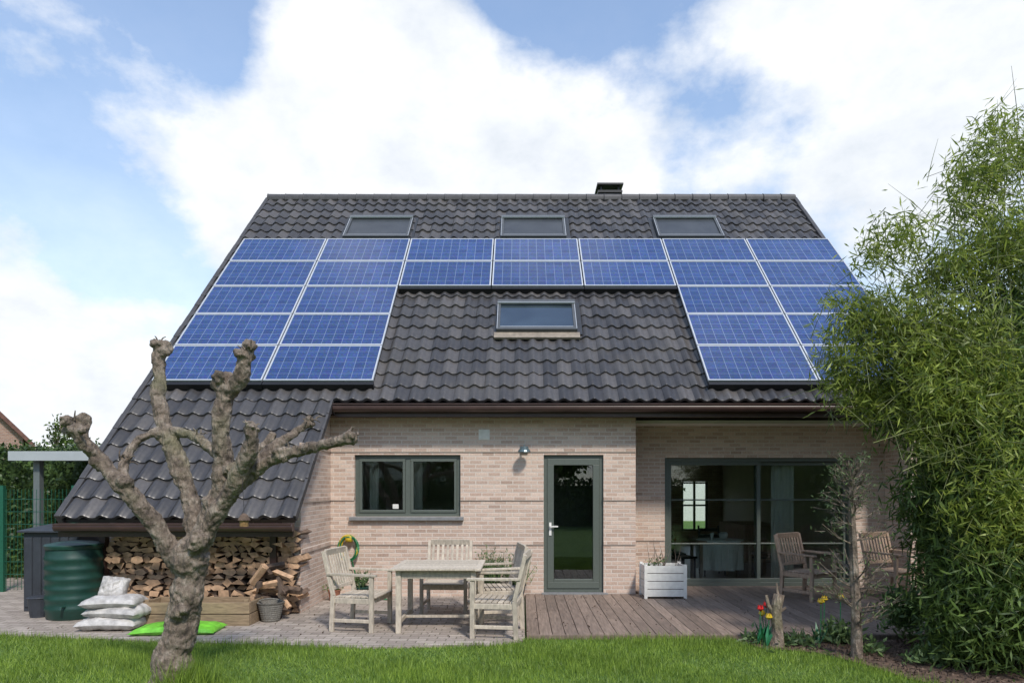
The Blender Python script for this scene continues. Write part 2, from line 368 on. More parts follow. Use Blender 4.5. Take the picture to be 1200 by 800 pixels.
def roof_tiles():
    per=.225; ns=8; ey=.2414; vs=[];fs=[];tv=[]
    for r in range(29):
        y0=8.5+r*ey; y1=y0+ey+.03
        P=per; nt_=13 if r<7 else 53
        for t in range(nt_):
            j=random.uniform(-.004,.004); jj=random.uniform(-.005,.005); val=random.random()
            o=len(vs)
            for q in range(ns+1):
                ph=q/ns; xx=XL+(t+ph)*P
                hh=.042*(.5+.5*math.cos(2*math.pi*(ph-.32)))**1.6+.004*math.sin(ph*6)
                for (yy,ex) in ((y0-.004,-.012),(y0,.03+jj),(y0+.012,.036+jj),(y1,.0)):
                    hgt=hh+ex+j if ex>-.01 else hh+ex
                    if yy==y0-.004: vs.append((xx,y0-SP*hgt,rz(y0)+CP*hgt))
                    else: vs.append((xx,yy-SP*hgt,rz(yy)+CP*hgt))
            for q in range(ns):
                for e in range(3):
                    a=o+q*4+e; fs.append((a,a+4,a+5,a+1)); tv.append(val)
    me=bpy.data.meshes.new('roof_tiles'); me.from_pydata(vs,[],fs); me.polygons.foreach_set('use_smooth',[True]*len(fs))
    at=me.attributes.new('tv','FLOAT','FACE'); at.data.foreach_set('value',tv)
    me.materials.append(M['tile']); o=bpy.data.objects.new('roof_tiles',me); sc.collection.objects.link(o); o.parent=H
    md=o.modifiers.new('e','EDGE_SPLIT'); md.split_angle=math.radians(50)
roof_tiles()
r=MB()
r.roofbox(XL+.02,-2.85,8.52,10.21,-.09,-.03); r.roofbox(XL+.02,XR-.02,10.215,15.5,-.09,-.03)
zt=rz(15.5)
r.hexa([(XL+.02,15.51,zt-.15),(XR-.02,15.51,zt-.15),(XR-.02,20.9,zt-.15-5.39*TP),(XL+.02,20.9,zt-.15-5.39*TP),(XL+.02,15.51,zt),(XR-.02,15.51,zt),(XR-.02,20.9,zt-5.39*TP),(XL+.02,20.9,zt-5.39*TP)])
r.build('roof_deck','darkmetal',H)
r=MB(); x=XL
while x<XR-.1:
    r.tube([(x,15.5,zt+.0),(min(x+.43,XR),15.5,zt+.014)],[.124,.106],12); x+=.4
def verge(xc,y0,y1,w=.04,dn=.10):
    y=y0
    while y<y1-.1:
        r.roofbox(xc-w,xc+w,y,min(y+.24,y1),-dn,.055+random.uniform(0,.012)); y+=.2414
verge(XL-.02,8.5,15.5); verge(XR+.0,10.2,15.5); verge(-2.825,8.5,10.18,.02,.03)
o=r.build('ridge_and_verge_tiles','verge',H,bevel=.01)
r=MB()
r.tube([(-2.79,10.1,2.865),(XR,10.1,2.865)],.062,12); r.box(-2.79,XR,10.165,10.19,2.74,2.93); r.box(-2.79,XR,10.03,10.17,2.905,2.925)
r.tube([(XL,8.40,1.20),(-2.82,8.40,1.20)],.05,12); r.box(XL,-2.83,8.455,8.48,1.08,1.25); r.box(XL,-2.83,8.35,8.46,1.225,1.245)
r.build('gutters','gutter',H,smooth=False)
r=MB(); r.box(-2.94,1.745,10.19,10.5,2.76,2.78); r.box(1.75,XR-.1,10.19,11.3,2.78,2.80); r.roofbox(XL+.1,-3.0,8.6,9.2,-.14,-.10)
r.build('soffit','gutter',H)
r=MB(); r.box(1.78,2.26,15.7,16.2,7.5,8.45); r.mat(1).box(1.74,2.30,15.66,16.24,8.45,8.5)
for x in (1.8,2.2): 
    for y in (15.72,16.14): r.box(x,x+.04,y,y+.04,8.5,8.62)
r.box(1.72,2.32,15.64,16.26,8.62,8.66); r.build('chimney',['darkmetal','black'],H)
def rwin(x0,x1,y0,y1,gm,hh=.13):
    r=MB(); r.mat(0); f=.055
    r.roofbox(x0,x1,y0,y0+f,0,hh); r.roofbox(x0,x1,y1-f,y1,0,hh+.03); r.roofbox(x0,x0+f,y0+f,y1-f,0,hh); r.roofbox(x1-f,x1,y0+f,y1-f,0,hh)
    r.mat(1).roofbox(x0+f,x1-f,y0+f,y1-f,.02,hh-.025)
    r.mat(2).roofbox(x0+f+.004,x1-f-.004,y0+f+.004,y0+f+.014,hh-.02,hh-.006)
    r.roofbox(x0+.0,x1-.0,y1-f-.012,y1-f-.004,hh-.0,hh+.032); r.roofbox(x0+.004,x0+.012,y0+.01,y1-f-.014,hh+.001,hh+.005); r.roofbox(x1-.012,x1-.004,y0+.01,y1-f-.014,hh+.001,hh+.005)
    r.mat(3).roofbox(x0-.09,x0-.003,y0-.02,y1+.06,.035,.055); r.roofbox(x1+.003,x1+.09,y0-.02,y1+.06,.035,.055)
    r.build('roof_window',['wframe',gm,'alu','darkmetal'],H)
rwin(-3.66,-2.32,13.98,14.66,'blind'); rwin(-.44,.90,13.98,14.66,'blind'); rwin(2.78,4.12,13.98,14.66,'blind')
rwin(-.43,.92,11.47,12.12,'rglass',.14)
r=MB(); r.roofbox(-.47,.96,11.35,11.46,.045,.085); r.build('window_flashing','flash',H)
sa=empty('solar_panel_array'); sa.parent=H
cols=[-5.62+1.6855*k for k in range(8)]; dy=.688; ytop=13.87
vs=[];fs=[];uvs=[]; fr=MB(); bk=MB()
for c in range(7):
    rows=5 if c in (0,1,5,6) else 2
    for q in range(rows):
        x0=cols[c]+.012; x1=cols[c+1]-.012; y1=ytop-q*dy-.006; y0=ytop-(q+1)*dy+.006; h=.15; fw=.022
        fr.roofbox(x0,x1,y0,y0+fw*.8,h-.035,h); fr.roofbox(x0,x1,y1-fw*.8,y1,h-.035,h); fr.roofbox(x0,x0+fw,y0+fw*.8,y1-fw*.8,h-.035,h); fr.roofbox(x1-fw,x1,y0+fw*.8,y1-fw*.8,h-.035,h)
        o=len(vs); t0=random.uniform(-.008,.004); hh=h-.006
        for (a,b_,u,v,dh) in ((x0+fw,y0+fw*.8,0,0,0),(x1-fw,y0+fw*.8,1.605,0,0),(x1-fw,y1-fw*.8,1.605,.918,t0),(x0+fw,y1-fw*.8,0,.918,t0)):
            vs.append((a,b_-SP*(hh+dh),rz(b_)+CP*(hh+dh))); uvs.append((u,v))
        fs.append((o,o+1,o+2,o+3))
    yb=ytop-rows*dy
    bk.roofbox(cols[c]+.02,cols[c+1]-.02,yb+.02,ytop-.02,.06,.10)
    bk.roofbox(cols[c]+.01,cols[c+1]-.001,yb-.055,yb-.004,.03,.13)
me=bpy.data.meshes.new('solar_cells'); me.from_pydata(vs,[],fs); ul=me.uv_layers.new(name='UVMap')
for l in me.loops: ul.data[l.index].uv=uvs[l.vertex_index]
me.materials.append(M['solar']); o=bpy.data.objects.new('solar_cells',me); sc.collection.objects.link(o); o.parent=sa
fr.build('panel_frames','alu',sa); bk.build('mounting_rails','black',sa)
# window
r=MB(); x0,x1,z0,z1=WIN; y0,y1=10.56,10.64
def fr_rect(r,x0,x1,z0,z1,y0,y1,t):
    r.box(x0,x1,y0,y1,z0,z0+t); r.box(x0,x1,y0,y1,z1-t,z1); r.box(x0,x0+t,y0,y1,z0+t,z1-t); r.box(x1-t,x1,y0,y1,z0+t,z1-t)
fr_rect(r,x0,x1,z0,z1,y0,y1,.06); xm=(x0+x1)/2
r.box(xm-.04,xm+.04,y0,y1,z0+.06,z1-.06)
fr_rect(r,x0+.062,xm-.042,z0+.062,z1-.062,y0-.015,y1-.01,.04); fr_rect(r,xm+.042,x1-.062,z0+.062,z1-.062,y0-.015,y1-.01,.04)
r.build('window_frame','frame',H,bevel=.004)
r=MB(); r.box(x0+.1,xm-.08,10.6,10.604,z0+.1,z1-.1); r.box(xm+.08,x1-.1,10.6,10.604,z0+.1,z1-.1); r.build('window_pane','glass',H)
r=MB(); r.box(x0-.07,x1+.05,10.43,10.56,z0-.055,z0-.002); r.box(DOOR[0]-.03,DOOR[1]+.06,10.40,10.62,.0,.075); r.build('window_sill','stone',H,bevel=.004)
MB().box(x0+.57,x0+.66,10.594,10.598,z0+.12,z0+.19).build('window_sticker','white',H)
r=MB(); r.box(-2.75,-.7,13.4,13.9,.03,.95); r.box(-2.75,-1.9,13.6,13.95,1.5,2.3); r.build('kitchen_units','white',H)
# door
r=MB(); x0,x1,z0,z1=DOOR; z0=.076
fr_rect(r,x0,x1,z0,z1,10.55,10.63,.055); fr_rect(r,x0+.057,x1-.057,z0+.057,z1-.057,10.535,10.61,.10)
r.box(x0+.16,x1-.16,10.54,10.6,z0+.158,z0+.2)
r.build('back_door_frame','frame',H,bevel=.004)
MB().box(x0+.16,x1-.16,10.57,10.576,z0+.2,z1-.16).build('back_door_glass','glass',H)
r=MB(); r.box(x0+.085,x0+.12,10.52,10.534,.95,1.15); r.beam((x0+.1,10.535,1.09),(x0+.1,10.48,1.09),.018,.018); r.beam((x0+.095,10.485,1.09),(x0+.22,10.485,1.09),.018,.02); r.build('back_door_handle','white',H)
MB().box(-.2,1.8,11.9,12.4,.03,2.5).build('hall_wardrobe','darkmetal',H)
# sliding doors
r=MB(); x0,x1,z0,z1=SL; fr_rect(r,x0,x1,z0,z1,11.35,11.5,.06); xm=3.93
fr_rect(r,x0+.062,xm+.04,z0+.062,z1-.062,11.37,11.41,.06); fr_rect(r,xm-.04,x1-.062,z0+.062,z1-.062,11.43,11.47,.06)
for z in (.74,1.47): r.box(x0+.125,xm-.025,11.38,11.395,z,z+.022); r.box(xm+.025,x1-.125,11.44,11.455,z,z+.022)
r.build('sliding_door_frame','frame',H,bevel=.004)
r=MB(); r.box(x0+.125,xm-.025,11.396,11.402,z0+.125,z1-.125); r.box(xm+.025,x1-.125,11.456,11.462,z0+.125,z1-.125); r.build('sliding_door_glass','glass',H)
def curtain(name,x0,x1,y,z0,z1):
    vs=[];fs=[];n=60
    for i in range(n+1):
        t=i/n; 
        for z in (z0,z1): vs.append((x0+(x1-x0)*t,y+.04*math.sin(t*38)+.01*math.sin(t*17),z))
    MB().add(vs,[(2*i,2*i+2,2*i+3,2*i+1) for i in range(n)]).build(name,'cloth',H,smooth=True)
curtain('curtain',4.22,4.60,11.58,.1,2.14); curtain('curtain',-2.45,-2.3,10.95,1.2,2.3); curtain('curtain',-1.75,-1.6,10.95,1.2,2.3)
r=MB(); r.box(4.9,5.85,15,17,.03,.85); r.box(2.02,2.4,13.5,15.5,.03,1.8); r.build('sideboard','teak2',H)
# vent, wall lamp
r=MB(); X0=-.67; r.box(X0,X0+.17,10.485,10.5,2.42,2.58)
for k in range(4): r.beam((X0+.015,10.478,2.445+k*.035),(X0+.155,10.478,2.445+k*.035),.018,.012)
r.build('wall_vent','white',H)
r=MB(); r.box(-.03,.09,10.47,10.5,2.22,2.32); r.tube([(.03,10.47,2.30),(.03,10.40,2.33),(.03,10.33,2.30)],.014,8); r.lathe([(.02,.06),(.05,.05),(.09,0),(.10,-.025),(.095,-.025),(.02,-.02)],(.03,10.33,2.25),16)
r.build('wall_lamp','lamp',H,smooth=False)

# dining set inside
D=empty('dining_table'); r=MB(); r.box(3.05,4.05,11.85,12.65,.72,.76); 
for x in(3.1,3.95):
    for y in(11.9,12.55): r.box(x,x+.05,y,y+.05,.03,.72)
r.build('table_body','teak2',D)
r=MB(); vs=[]
for i_,(a,z,s) in enumerate([(0,.768,1),(0,.25,1.02)]):
    for k in range(60):
        t=k/60*2*math.pi; rr=.36*((.92+.10*math.sin(9*t)) if i_ else 1); vs.append((3.5+rr*math.cos(t)*1.15,12.1+rr*math.sin(t),z))
r.add(vs,[(k,(k+1)%60,60+(k+1)%60,60+k) for k in range(60)]+[tuple(range(60))]); r.build('table_cloth','cloth',D)
r=MB(); r.lathe([(.03,0),(.07,.04),(.08,.1),(.05,.13)],(3.55,12.05,.77),12); r.lathe([(.03,0),(.035,.12)],(3.35,12.05,.77),10); r.build('crockery','white',D)
def inchair(x,y,rot):
    e=empty('dining_chair',(x,y,.03),rot); r=MB(); r.box(-.22,.22,-.22,.22,.43,.46)
    for a in(-.2,.18):
        for b_ in(-.2,.18): r.box(a,a+.025,b_,b_+.025,0,.43)
    for a in (-.2,.18): r.beam((a+.012,.2,.46),(a+.012,.27,.92),.03,.03)
    for z in (.6,.72,.84): r.beam((-.2,.215+(z-.46)*.15,z),(.2,.215+(z-.46)*.15,z),.02,.06)
    r.build('chair_frame','black',e)
inchair(2.75,11.95,math.radians(110)); inchair(4.3,11.95,math.radians(240)); inchair(2.75,12.6,math.radians(90)); inchair(4.45,12.5,math.radians(-90)); inchair(3.6,12.95,0)

# ---------------------------------------------------------------- wood store
W=empty('firewood_stack'); r=MB()
z=.02
def zmax(x): return 1.10+.05*math.sin(x*3)+.04*math.sin(x*7+1)
while z<1.14:
    rh=random.uniform(.065,.105); x=-5.5+random.uniform(0,.06)
    while x<-3.05:
        wd=random.uniform(.08,.2); cx=x+wd/2; cz=z+rh/2
        if z<zmax(cx):
            k=random.choice([3,4,4,5,6]); a0=random.uniform(0,6.28); yf=9.0+random.uniform(-.07,.05); tl=random.uniform(-.05,.05)
            pts=[]
            for q in range(k):
                a=a0+2*math.pi*q/k+random.uniform(-.3,.3)
                pts.append((cx+math.cos(a)*wd*.56,cz+math.sin(a)*rh*.62*random.uniform(.85,1.1)))
            vs=[(px,yf,pz) for px,pz in pts]+[(px+tl,yf+.4,pz) for px,pz in pts]
            r.mat(0).add(vs,[tuple(range(k))]); o=len(r.v)-2*k
            for q in range(k):
                r.f.append((o+q,o+k+q,o+k+(q+1)%k,o+(q+1)%k)); r.mi.append(1 if random.random()<.6 else 0)
        x+=wd*.93
    z+=rh*.88
for k in range(26):
    a=Vector((random.uniform(-3.45,-3.0),random.uniform(8.55,8.85),.06+.1*(k//4)+random.uniform(0,.03)))
    d=Vector((random.uniform(-.5,.5),random.uniform(-1,1)*.35,random.uniform(-.15,.15))).normalized()*random.uniform(.11,.17)
    if a.z<.75: r.mat(k%2).tube([a-d,a+d],random.uniform(.035,.055),random.choice([3,4,5]))
r.build('split_logs',['logend','bark'],W)
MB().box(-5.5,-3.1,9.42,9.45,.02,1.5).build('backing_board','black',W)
r=MB(); r.box(-5.55,-5.47,8.95,9.05,0,1.6); r.box(-3.32,-3.24,8.97,9.05,0,1.6); r.build('shed_posts','gutter',H)
r=MB()
for k in range(9):
    a=-4.75+k*.09; r.hexa([(a,8.87,1.12+.01*(k%2)),(a+.09,8.87,1.12+.01*((k+1)%2)),(a+.09,9.3,1.14),(a,9.3,1.14),(a,8.87,1.14+.012*(k%2)),(a+.09,8.87,1.14+.012*((k+1)%2)),(a+.09,9.3,1.16),(a,9.3,1.16)])
r.build('corrugated_sheet','bin',W)

# ---------------------------------------------------------------- left items
r=MB(); pr=[(.30,0),(.315,.02)]
for k in range(6): z=.1+k*.125; pr+=[(.325,z),(.335,z+.02),(.335,z+.05),(.325,z+.07)]
pr+=[(.315,.88),(.33,.89),(.34,.93),(.33,.945),(.20,.97),(.05,.985)]
r.lathe(pr,(-5.80,8.85,.02),36); r.tube([(-5.72,8.53,.2),(-5.72,8.46,.2),(-5.72,8.45,.17)],.015,8); r.build('water_butt','butt',smooth=True).modifiers.new('e','EDGE_SPLIT')
r=MB(); r.box(-6.72,-5.98,9.2,9.75,.02,1.08)
for k in range(6): r.box(-6.70+k*.122,-6.6+k*.122,9.185,9.199,.08,1.02)
r.hexa([(-6.77,9.14,1.082),(-5.93,9.14,1.082),(-5.93,9.8,1.14),(-6.77,9.8,1.14),(-6.77,9.14,1.112),(-5.93,9.14,1.112),(-5.93,9.8,1.17),(-6.77,9.8,1.17)])
r.build('garden_storage_cabinet','bin',bevel=.008)
r=MB(); r.lathe([(.11,0),(.14,.24),(.15,.25),(.14,.26)],(-6.25,8.85,.02),20); r.build('plastic_bucket','bin')
S=empty('sack_pile')
def sack(name,c,r,rot,mat,parent=None,tilt=0,sag=.02):
    nx,ny=36,24; vs=[]; fs=[]
    for side in (1,-1):
        for i in range(nx+1):
            for j in range(ny+1):
                u=i/nx*2-1; v=j/ny*2-1
                e=max(0,(1-u**6))**.55*max(0,(1-v**4))**.55
                pin=1-.07*(abs(u)**3)*(1-abs(v))
                x=u*r[0]*(1-.05*(1-abs(v)**2)*(abs(u)>.99)); y=v*r[1]*pin
                w_=noise.noise(Vector((u*3.2,v*3.2,side*2+c[0]*9+c[2]*31)))*.28+noise.noise(Vector((u*9,v*7,c[2]*17+side)))*.14
                wr=.10*math.sin(u*26+4*noise.noise(Vector((u*2,v*2,c[2]*9))))*max(0,abs(u)-.55)*2
                z=side*r[2]*e*(1+w_+wr) - sag*(u*u)*.8
                vs.append((x+.008*noise.noise(Vector((u*5,v*5,7))),y+.012*noise.noise(Vector((u*4,v*4,3+c[2]*9))),z))
    K=(nx+1)*(ny+1)
    for s in (0,1):
        for i in range(nx):
            for j in range(ny):
                a=s*K+i*(ny+1)+j; q=(a,a+ny+1,a+ny+2,a+1); fs.append(q if s==0 else q[::-1])
    o=MB().add(vs,fs).build(name,mat,parent,smooth=True)
    o.location=c; o.rotation_euler=(0,tilt,rot); return o
sack('sack',(-4.86,8.12,.10),(.34,.23,.08),.05,'sack',S); sack('sack',(-4.81,8.16,.225),(.33,.22,.075),-.1,'sack',S); sack('sack',(-4.87,8.15,.34),(.31,.21,.07),.12,'sack',S)
o=sack('sack',(-4.93,8.25,.48),(.15,.14,.09),.3,'sack',S,0,0); o.rotation_euler=(1.0,.15,.3)
sack('compost_bag',(-3.98,7.92,.07),(.47,.24,.055),.08,'gsack',None,0,.03)
B=MB(); 
for k,z in enumerate((.02,.165)): 
    B.box(-4.62,-3.3,8.25,8.28,z,z+.135); B.box(-4.62,-3.3,8.68,8.71,z,z+.135); B.box(-4.62,-4.59,8.285,8.675,z,z+.135); B.box(-3.33,-3.3,8.285,8.675,z,z+.135)
for x in (-4.585,-3.38): B.box(x,x+.05,8.285,8.33,.02,.33)
B.box(-4.58,-3.34,8.34,8.67,.02,.2); B.build('wooden_planter_bed','crate',bevel=.004)
r=MB(); pr=[(.10,0)]
for k in range(9): pr+=[(.105+.006*k,.01+k*.025),(.112+.006*k,.022+k*.025)]
pr+=[(.17,.24),(.145,.24),(.12,.06)]; r.lathe(pr,(-3.15,8.55,.02),22)
r.tube([(-3.15+.165*math.cos(t),8.55,.25+.05*math.sin(t)) for t in np.linspace(0,math.pi,8)],.01,6); r.build('wicker_basket','wicker')

# ---------------------------------------------------------------- pollarded tree
T=empty('pollarded_tree'); r=MB(); TY=5.8
def br(pts,radpx,knob=0,yo=None,k_=.84):
    P=[]; R=[]
    for k,(u,v) in enumerate(pts):
        d=(yo[k] if yo else 0); p=at(u,v,TY+d); P.append(p); R.append(radpx[k]*(TY+d)/800*.5*k_)
    Q=[];RR=[]
    for a in range(len(P)-1):
        for s in range(5):
            t=s/5; p0=P[max(a-1,0)];p1=P[a];p2=P[a+1];p3=P[min(a+2,len(P)-1)]
            q=.5*((2*p1)+(-p0+p2)*t+(2*p0-5*p1+4*p2-p3)*t*t+(-p0+3*p1-3*p2+p3)*t**3)
            rr=R[a]*(1-t)+R[a+1]*t; nn=noise.noise(q*6)
            Q.append(q+Vector((noise.noise(q*5+Vector((9,0,0))),noise.noise(q*5),0))*rr*.35); RR.append(rr*(1+.32*nn))
    Q.append(P[-1]);RR.append(R[-1]); r.tube(Q,RR,12,.06)
    if knob:
        for s in range(9):
            dd=Vector((random.uniform(-1,1),random.uniform(-1,1),random.uniform(-.6,1)))*knob*TY/800*.62
            q=knob*TY/800*random.uniform(.32,.58); r.blob(P[-1]+dd,(q,q,q),6,.5)
    return P[-1]
base=at(200,806,TY); 
br([(198,812),(200,790),(208,750),(214,705),(222,670),(232,640)],[62,48,44,42,42,42],k_=.9)
br([(222,672),(196,640),(172,600),(140,567),(112,535),(88,498)],[30,27,25,24,20,19],15,[0,-.05,-.1,-.15,-.15,-.2])
br([(150,575),(143,545),(160,518),(178,508),(200,503)],[18,14,13,13,13],0,[-.12,0,.1,.15,.2])
br([(231,640),(224,590),(210,545),(192,500),(186,455),(189,410)],[28,25,24,22,20,18],14,[0,.1,.15,.2,.25,.3])
br([(196,505),(225,510),(250,528),(272,548)],[17,14,14,12],0,[.2,.1,0,-.1])
br([(232,640),(252,590),(264,545),(258,505),(264,465),(282,440),(290,412)],[30,28,27,25,23,22,16],13,[0,-.02,-.05,-.1,-.1,-.15,-.2])
br([(264,470),(262,450)],[24,20],14,[-.1,-.1])
br([(236,632),(262,590),(282,550),(294,520),(293,500)],[28,25,24,19,15],8,[0,-.1,-.2,-.3,-.35])
br([(268,578),(300,550),(335,532),(375,522),(412,513)],[20,18,16,15,13],9,[-.1,-.1,-.2,-.3,-.4])
br([(296,551),(322,522),(345,508),(362,494)],[16,14,13,11],8,[-.1,0,.1,.15])
br([(268,565),(284,545),(303,528),(320,510)],[15,13,11,9],6,[0,.25,.35,.4])
br([(112,535),(95,520),(92,505)],[14,12,10],8,[-.15,-.3,-.35])
for (u,v,d,q) in [(150,566,-.15,10),(192,503,.2,12),(262,500,-.1,11),(272,548,-.1,12),(210,548,.15,9),(228,640,-.08,15),(212,715,-.1,10),(330,533,-.2,8),(118,545,-.15,9),(250,592,-.05,11)]:
    p=at(u,v,TY+d)
    for s in range(4):
        rr=q*TY/800*random.uniform(.5,.8); r.blob(p+Vector((random.uniform(-1,1),random.uniform(-1,.2),random.uniform(-1,1)))*rr*.7,(rr,rr,rr),6,.5)
for a in range(5):
    t=a*1.26+.4; r.tube([base+Vector((0,0,.25)),base+Vector((.12*math.cos(t),.12*math.sin(t),.06)),base+Vector((.26*math.cos(t),.26*math.sin(t),-.05))],[.09,.065,.03],8)
o=r.build('trunk_and_limbs','tbark',T,smooth=True)
md=o.modifiers.new('r','REMESH'); md.mode='VOXEL'; md.voxel_size=.011; md.use_smooth_shade=True
tx=bpy.data.textures.new('bark','CLOUDS'); tx.noise_scale=.045; tx.noise_depth=3
md=o.modifiers.new('d','DISPLACE'); md.texture=tx; md.strength=.032; md.mid_level=.5
r=MB()
for (u,v,d) in [(88,496,-.2),(189,405,.3),(290,408,-.2),(262,448,-.1),(412,513,-.4),(362,494,.15),(293,498,-.35),(150,540,0),(230,512,.1),(340,530,-.2)]:
    p=at(u,v,TY+d)
    for k in range(7):
        q=p+Vector((random.uniform(-.05,.05),random.uniform(-.05,.05),random.uniform(-.02,.04))); e=q+Vector((random.uniform(-1,1),random.uniform(-1,1),random.uniform(-.2,1))).normalized()*random.uniform(.03,.09)
        r.tube([q,(q+e)/2+Vector((0,0,.01)),e],[.008,.006,.004],5)
r.build('twig_stubs','tbark',T)
F=empty('bird_feeder'); r=MB(); c=at(286,610,TY-.25)
r.lathe([(.010,.062),(.03,.045),(.045,.018),(.05,.006),(.02,.004)],c,14); r.mat(1).lathe([(.034,-.045),(.036,.0),(.034,.004)],c,14); r.mat(2).tube([c+Vector((0,0,.06)),at(284,560,TY-.22)],.002,5)
r.build('feeder_body',['bark','seed','black'],F)

# ---------------------------------------------------------------- furniture
def armchair(name,loc,rot,mat='teak'):
    e=empty(name,(loc[0],loc[1],loc[2]),rot); r=MB(); w=.29
    for s in (-1,1):
        r.beam((s*w,-.25,0),(s*w,-.25,.64),.045,.05)
        r.beam((s*w,.24,0),(s*w,.22,.42),.045,.05); r.beam((s*w,.22,.42),(s*w,.34,.93),.04,.045)
        r.beam((s*w,-.23,.36),(s*w,.21,.36),.028,.06)
        r.beam((s*w,-.23,.13),(s*w,.22,.13),.025,.04)
        r.beam((s*w,-.31,.655),(s*w,.29,.665),.065,.026)
    r.beam((-w+.02,-.25,.36),(w-.02,-.25,.36),.028,.06); r.beam((-w+.02,.22,.36),(w-.02,.22,.36),.028,.06)
    r.beam((-w+.02,.333,.91),(w-.02,.333,.91),.028,.075,(0,-.2,1)); r.beam((-w+.02,.235,.5),(w-.02,.235,.5),.025,.045)
    for k in range(8): r.beam((-w+.025,-.27+k*.066,.402-.0012*k),(w-.025,-.27+k*.066,.402-.0012*k),.054,.018)
    for k in range(8): x=-w+.055+k*(2*w-.11)/7; r.beam((x,.24,.522),(x,.328,.873),.036,.014,(0,1,0))
    r.build('chair_frame',mat,e,bevel=.004); return e
armchair('garden_chair',(-1.93,8.18,.02),math.radians(80))
armchair('garden_chair',(-.27,7.82,.02),math.radians(-97))
armchair('garden_chair',(-1.02,9.2,.02),math.radians(-3))
armchair('garden_chair',(-.33,8.75,.02),math.radians(-80))
armchair('garden_chair',(4.20,10.05,.06),math.radians(35),'teak2')
armchair('garden_chair',(5.55,10.2,.06),math.radians(25),'teak2')
e=empty('garden_table',(-.99,8.25,.02)); r=MB(); hw=.52; hd=.5
for k in range(9): y=-hd+.055+k*(2*hd-.11)/8; r.beam((-hw+.07,y,.735),(hw-.07,y,.735),.098,.022)
r.beam((-hw+.035,-hd,.734),(-hw+.035,hd,.734),.07,.026); r.beam((hw-.035,-hd,.734),(hw-.035,hd,.734),.07,.026)
for sx in(-1,1):
    for sy in(-1,1): r.beam((sx*(hw-.09),sy*(hd-.09),0),(sx*(hw-.09),sy*(hd-.09),.72),.06,.06)
    r.beam((sx*(hw-.09),-hd+.12,.67),(sx*(hw-.09),hd-.12,.67),.025,.09); r.beam((sx*(hw-.09),-hd+.12,.12),(sx*(hw-.09),hd-.12,.12),.03,.05)
for sy in(-1,1): r.beam((-hw+.12,sy*(hd-.09),.67),(hw-.12,sy*(hd-.09),.67),.025,.09)
r.beam((-hw+.1,0,.12),(hw-.1,0,.12),.05,.03)
r.build('table_frame','teak',e,bevel=.004)
e=empty('white_planter_box'); r=MB(); x0,x1,y0,y1=1.80,2.40,10.0,10.42
for k in range(4): z=.09+k*.115; r.box(x0,x1,y0,y0+.02,z,z+.105); r.box(x0,x0+.02,y0+.021,y1-.021,z,z+.105); r.box(x1-.02,x1,y0+.021,y1-.021,z,z+.105); r.box(x0,x1,y1-.02,y1,z,z+.105)
for x in (x0-.012,x1-.033): 
    for y in(y0-.012,y1-.03): r.box(x,x+.045,y,y+.045,.06,.56)
r.build('planter_slats','white',e,bevel=.003)
MB().box(x0+.03,x1-.03,y0+.03,y1-.03,.1,.5).build('planter_soil','soil',e)
r=MB()
for k in range(18):
    p=Vector((random.uniform(x0+.08,x1-.08),random.uniform(y0+.08,y1-.08),.5)); q=p+Vector((random.uniform(-.12,.12),random.uniform(-.1,.1),random.uniform(.15,.4))); r.tube([p,(p+q)/2+Vector((.01,0,0)),q],[.005,.004,.002],5)
r.build('planter_twigs','tbark',e)
fast('planter_leaves',leaves(cluster_pts([(2.0,10.2,.58,.18,.12,.06,14)],6,.03),.05,.010,-.6),4,'leafP',e)
def potplant(name,x,y,r0,h,ph,n,mat='bin',spread=.25,lm='leafP'):
    e=empty(name); r=MB(); r.lathe([(r0*.75,0),(r0,h*.9),(r0*1.08,h*.9),(r0*1.08,h),(r0*.9,h),(r0*.9,h*.85)],(x,y,.03),18); r.build('pot',mat,e)
    C=np.repeat(np.array([[x,y,h]]),n,axis=0)+rng.normal(size=(n,3))*[r0*.5,r0*.5,0]
    o_=np.stack([rng.normal(0,spread*2,n),rng.normal(0,spread*2,n),np.full(n,4.5)],1)
    V=leaves(C,ph,.007,0,o_); 
    t=rng.uniform(.3,.95,n*5)[:,None]; base_=np.repeat(V.reshape(-1,4,3)[:,0],5,0); tip=np.repeat(V.reshape(-1,4,3)[:,2],5,0)
    V2=leaves(base_+(tip-base_)*t,.07,.008,-.8); fast('foliage',np.concatenate([V,V2]),4,lm,e)
potplant('lavender_pot',-.45,10.15,.17,.24,.46,130); potplant('lavender_pot',-.1,10.2,.15,.22,.40,100); potplant('green_flower_pot',-2.35,9.95,.12,.22,.22,50,'butt'); potplant('terracotta_pot',-2.78,10.1,.09,.15,.15,40,'terra')
e=empty('garden_hose'); r=MB()
for k in range(7):
    c=Vector((-2.65+random.uniform(-.02,.02),10.40+.012*(k%4),.76)); R=.14+.012*(k%3); r.mat(1 if k in (3,5) else 0).tube([c+Vector((R*math.cos(t)*.9,.02*math.sin(3*t+k),R*math.sin(t)*1.25)) for t in np.linspace(0,2*math.pi,26)],.011,6)
r.mat(0).tube([(-2.6,10.40,.6),(-2.5,10.3,.3),(-2.3,10.2,.05),(-2.0,10.1,.035)],.011,6); r.mat(1).box(-2.69,-2.6,10.38,10.5,.86,.95); r.build('hose_coils',['hose','yellow'],e,smooth=True)

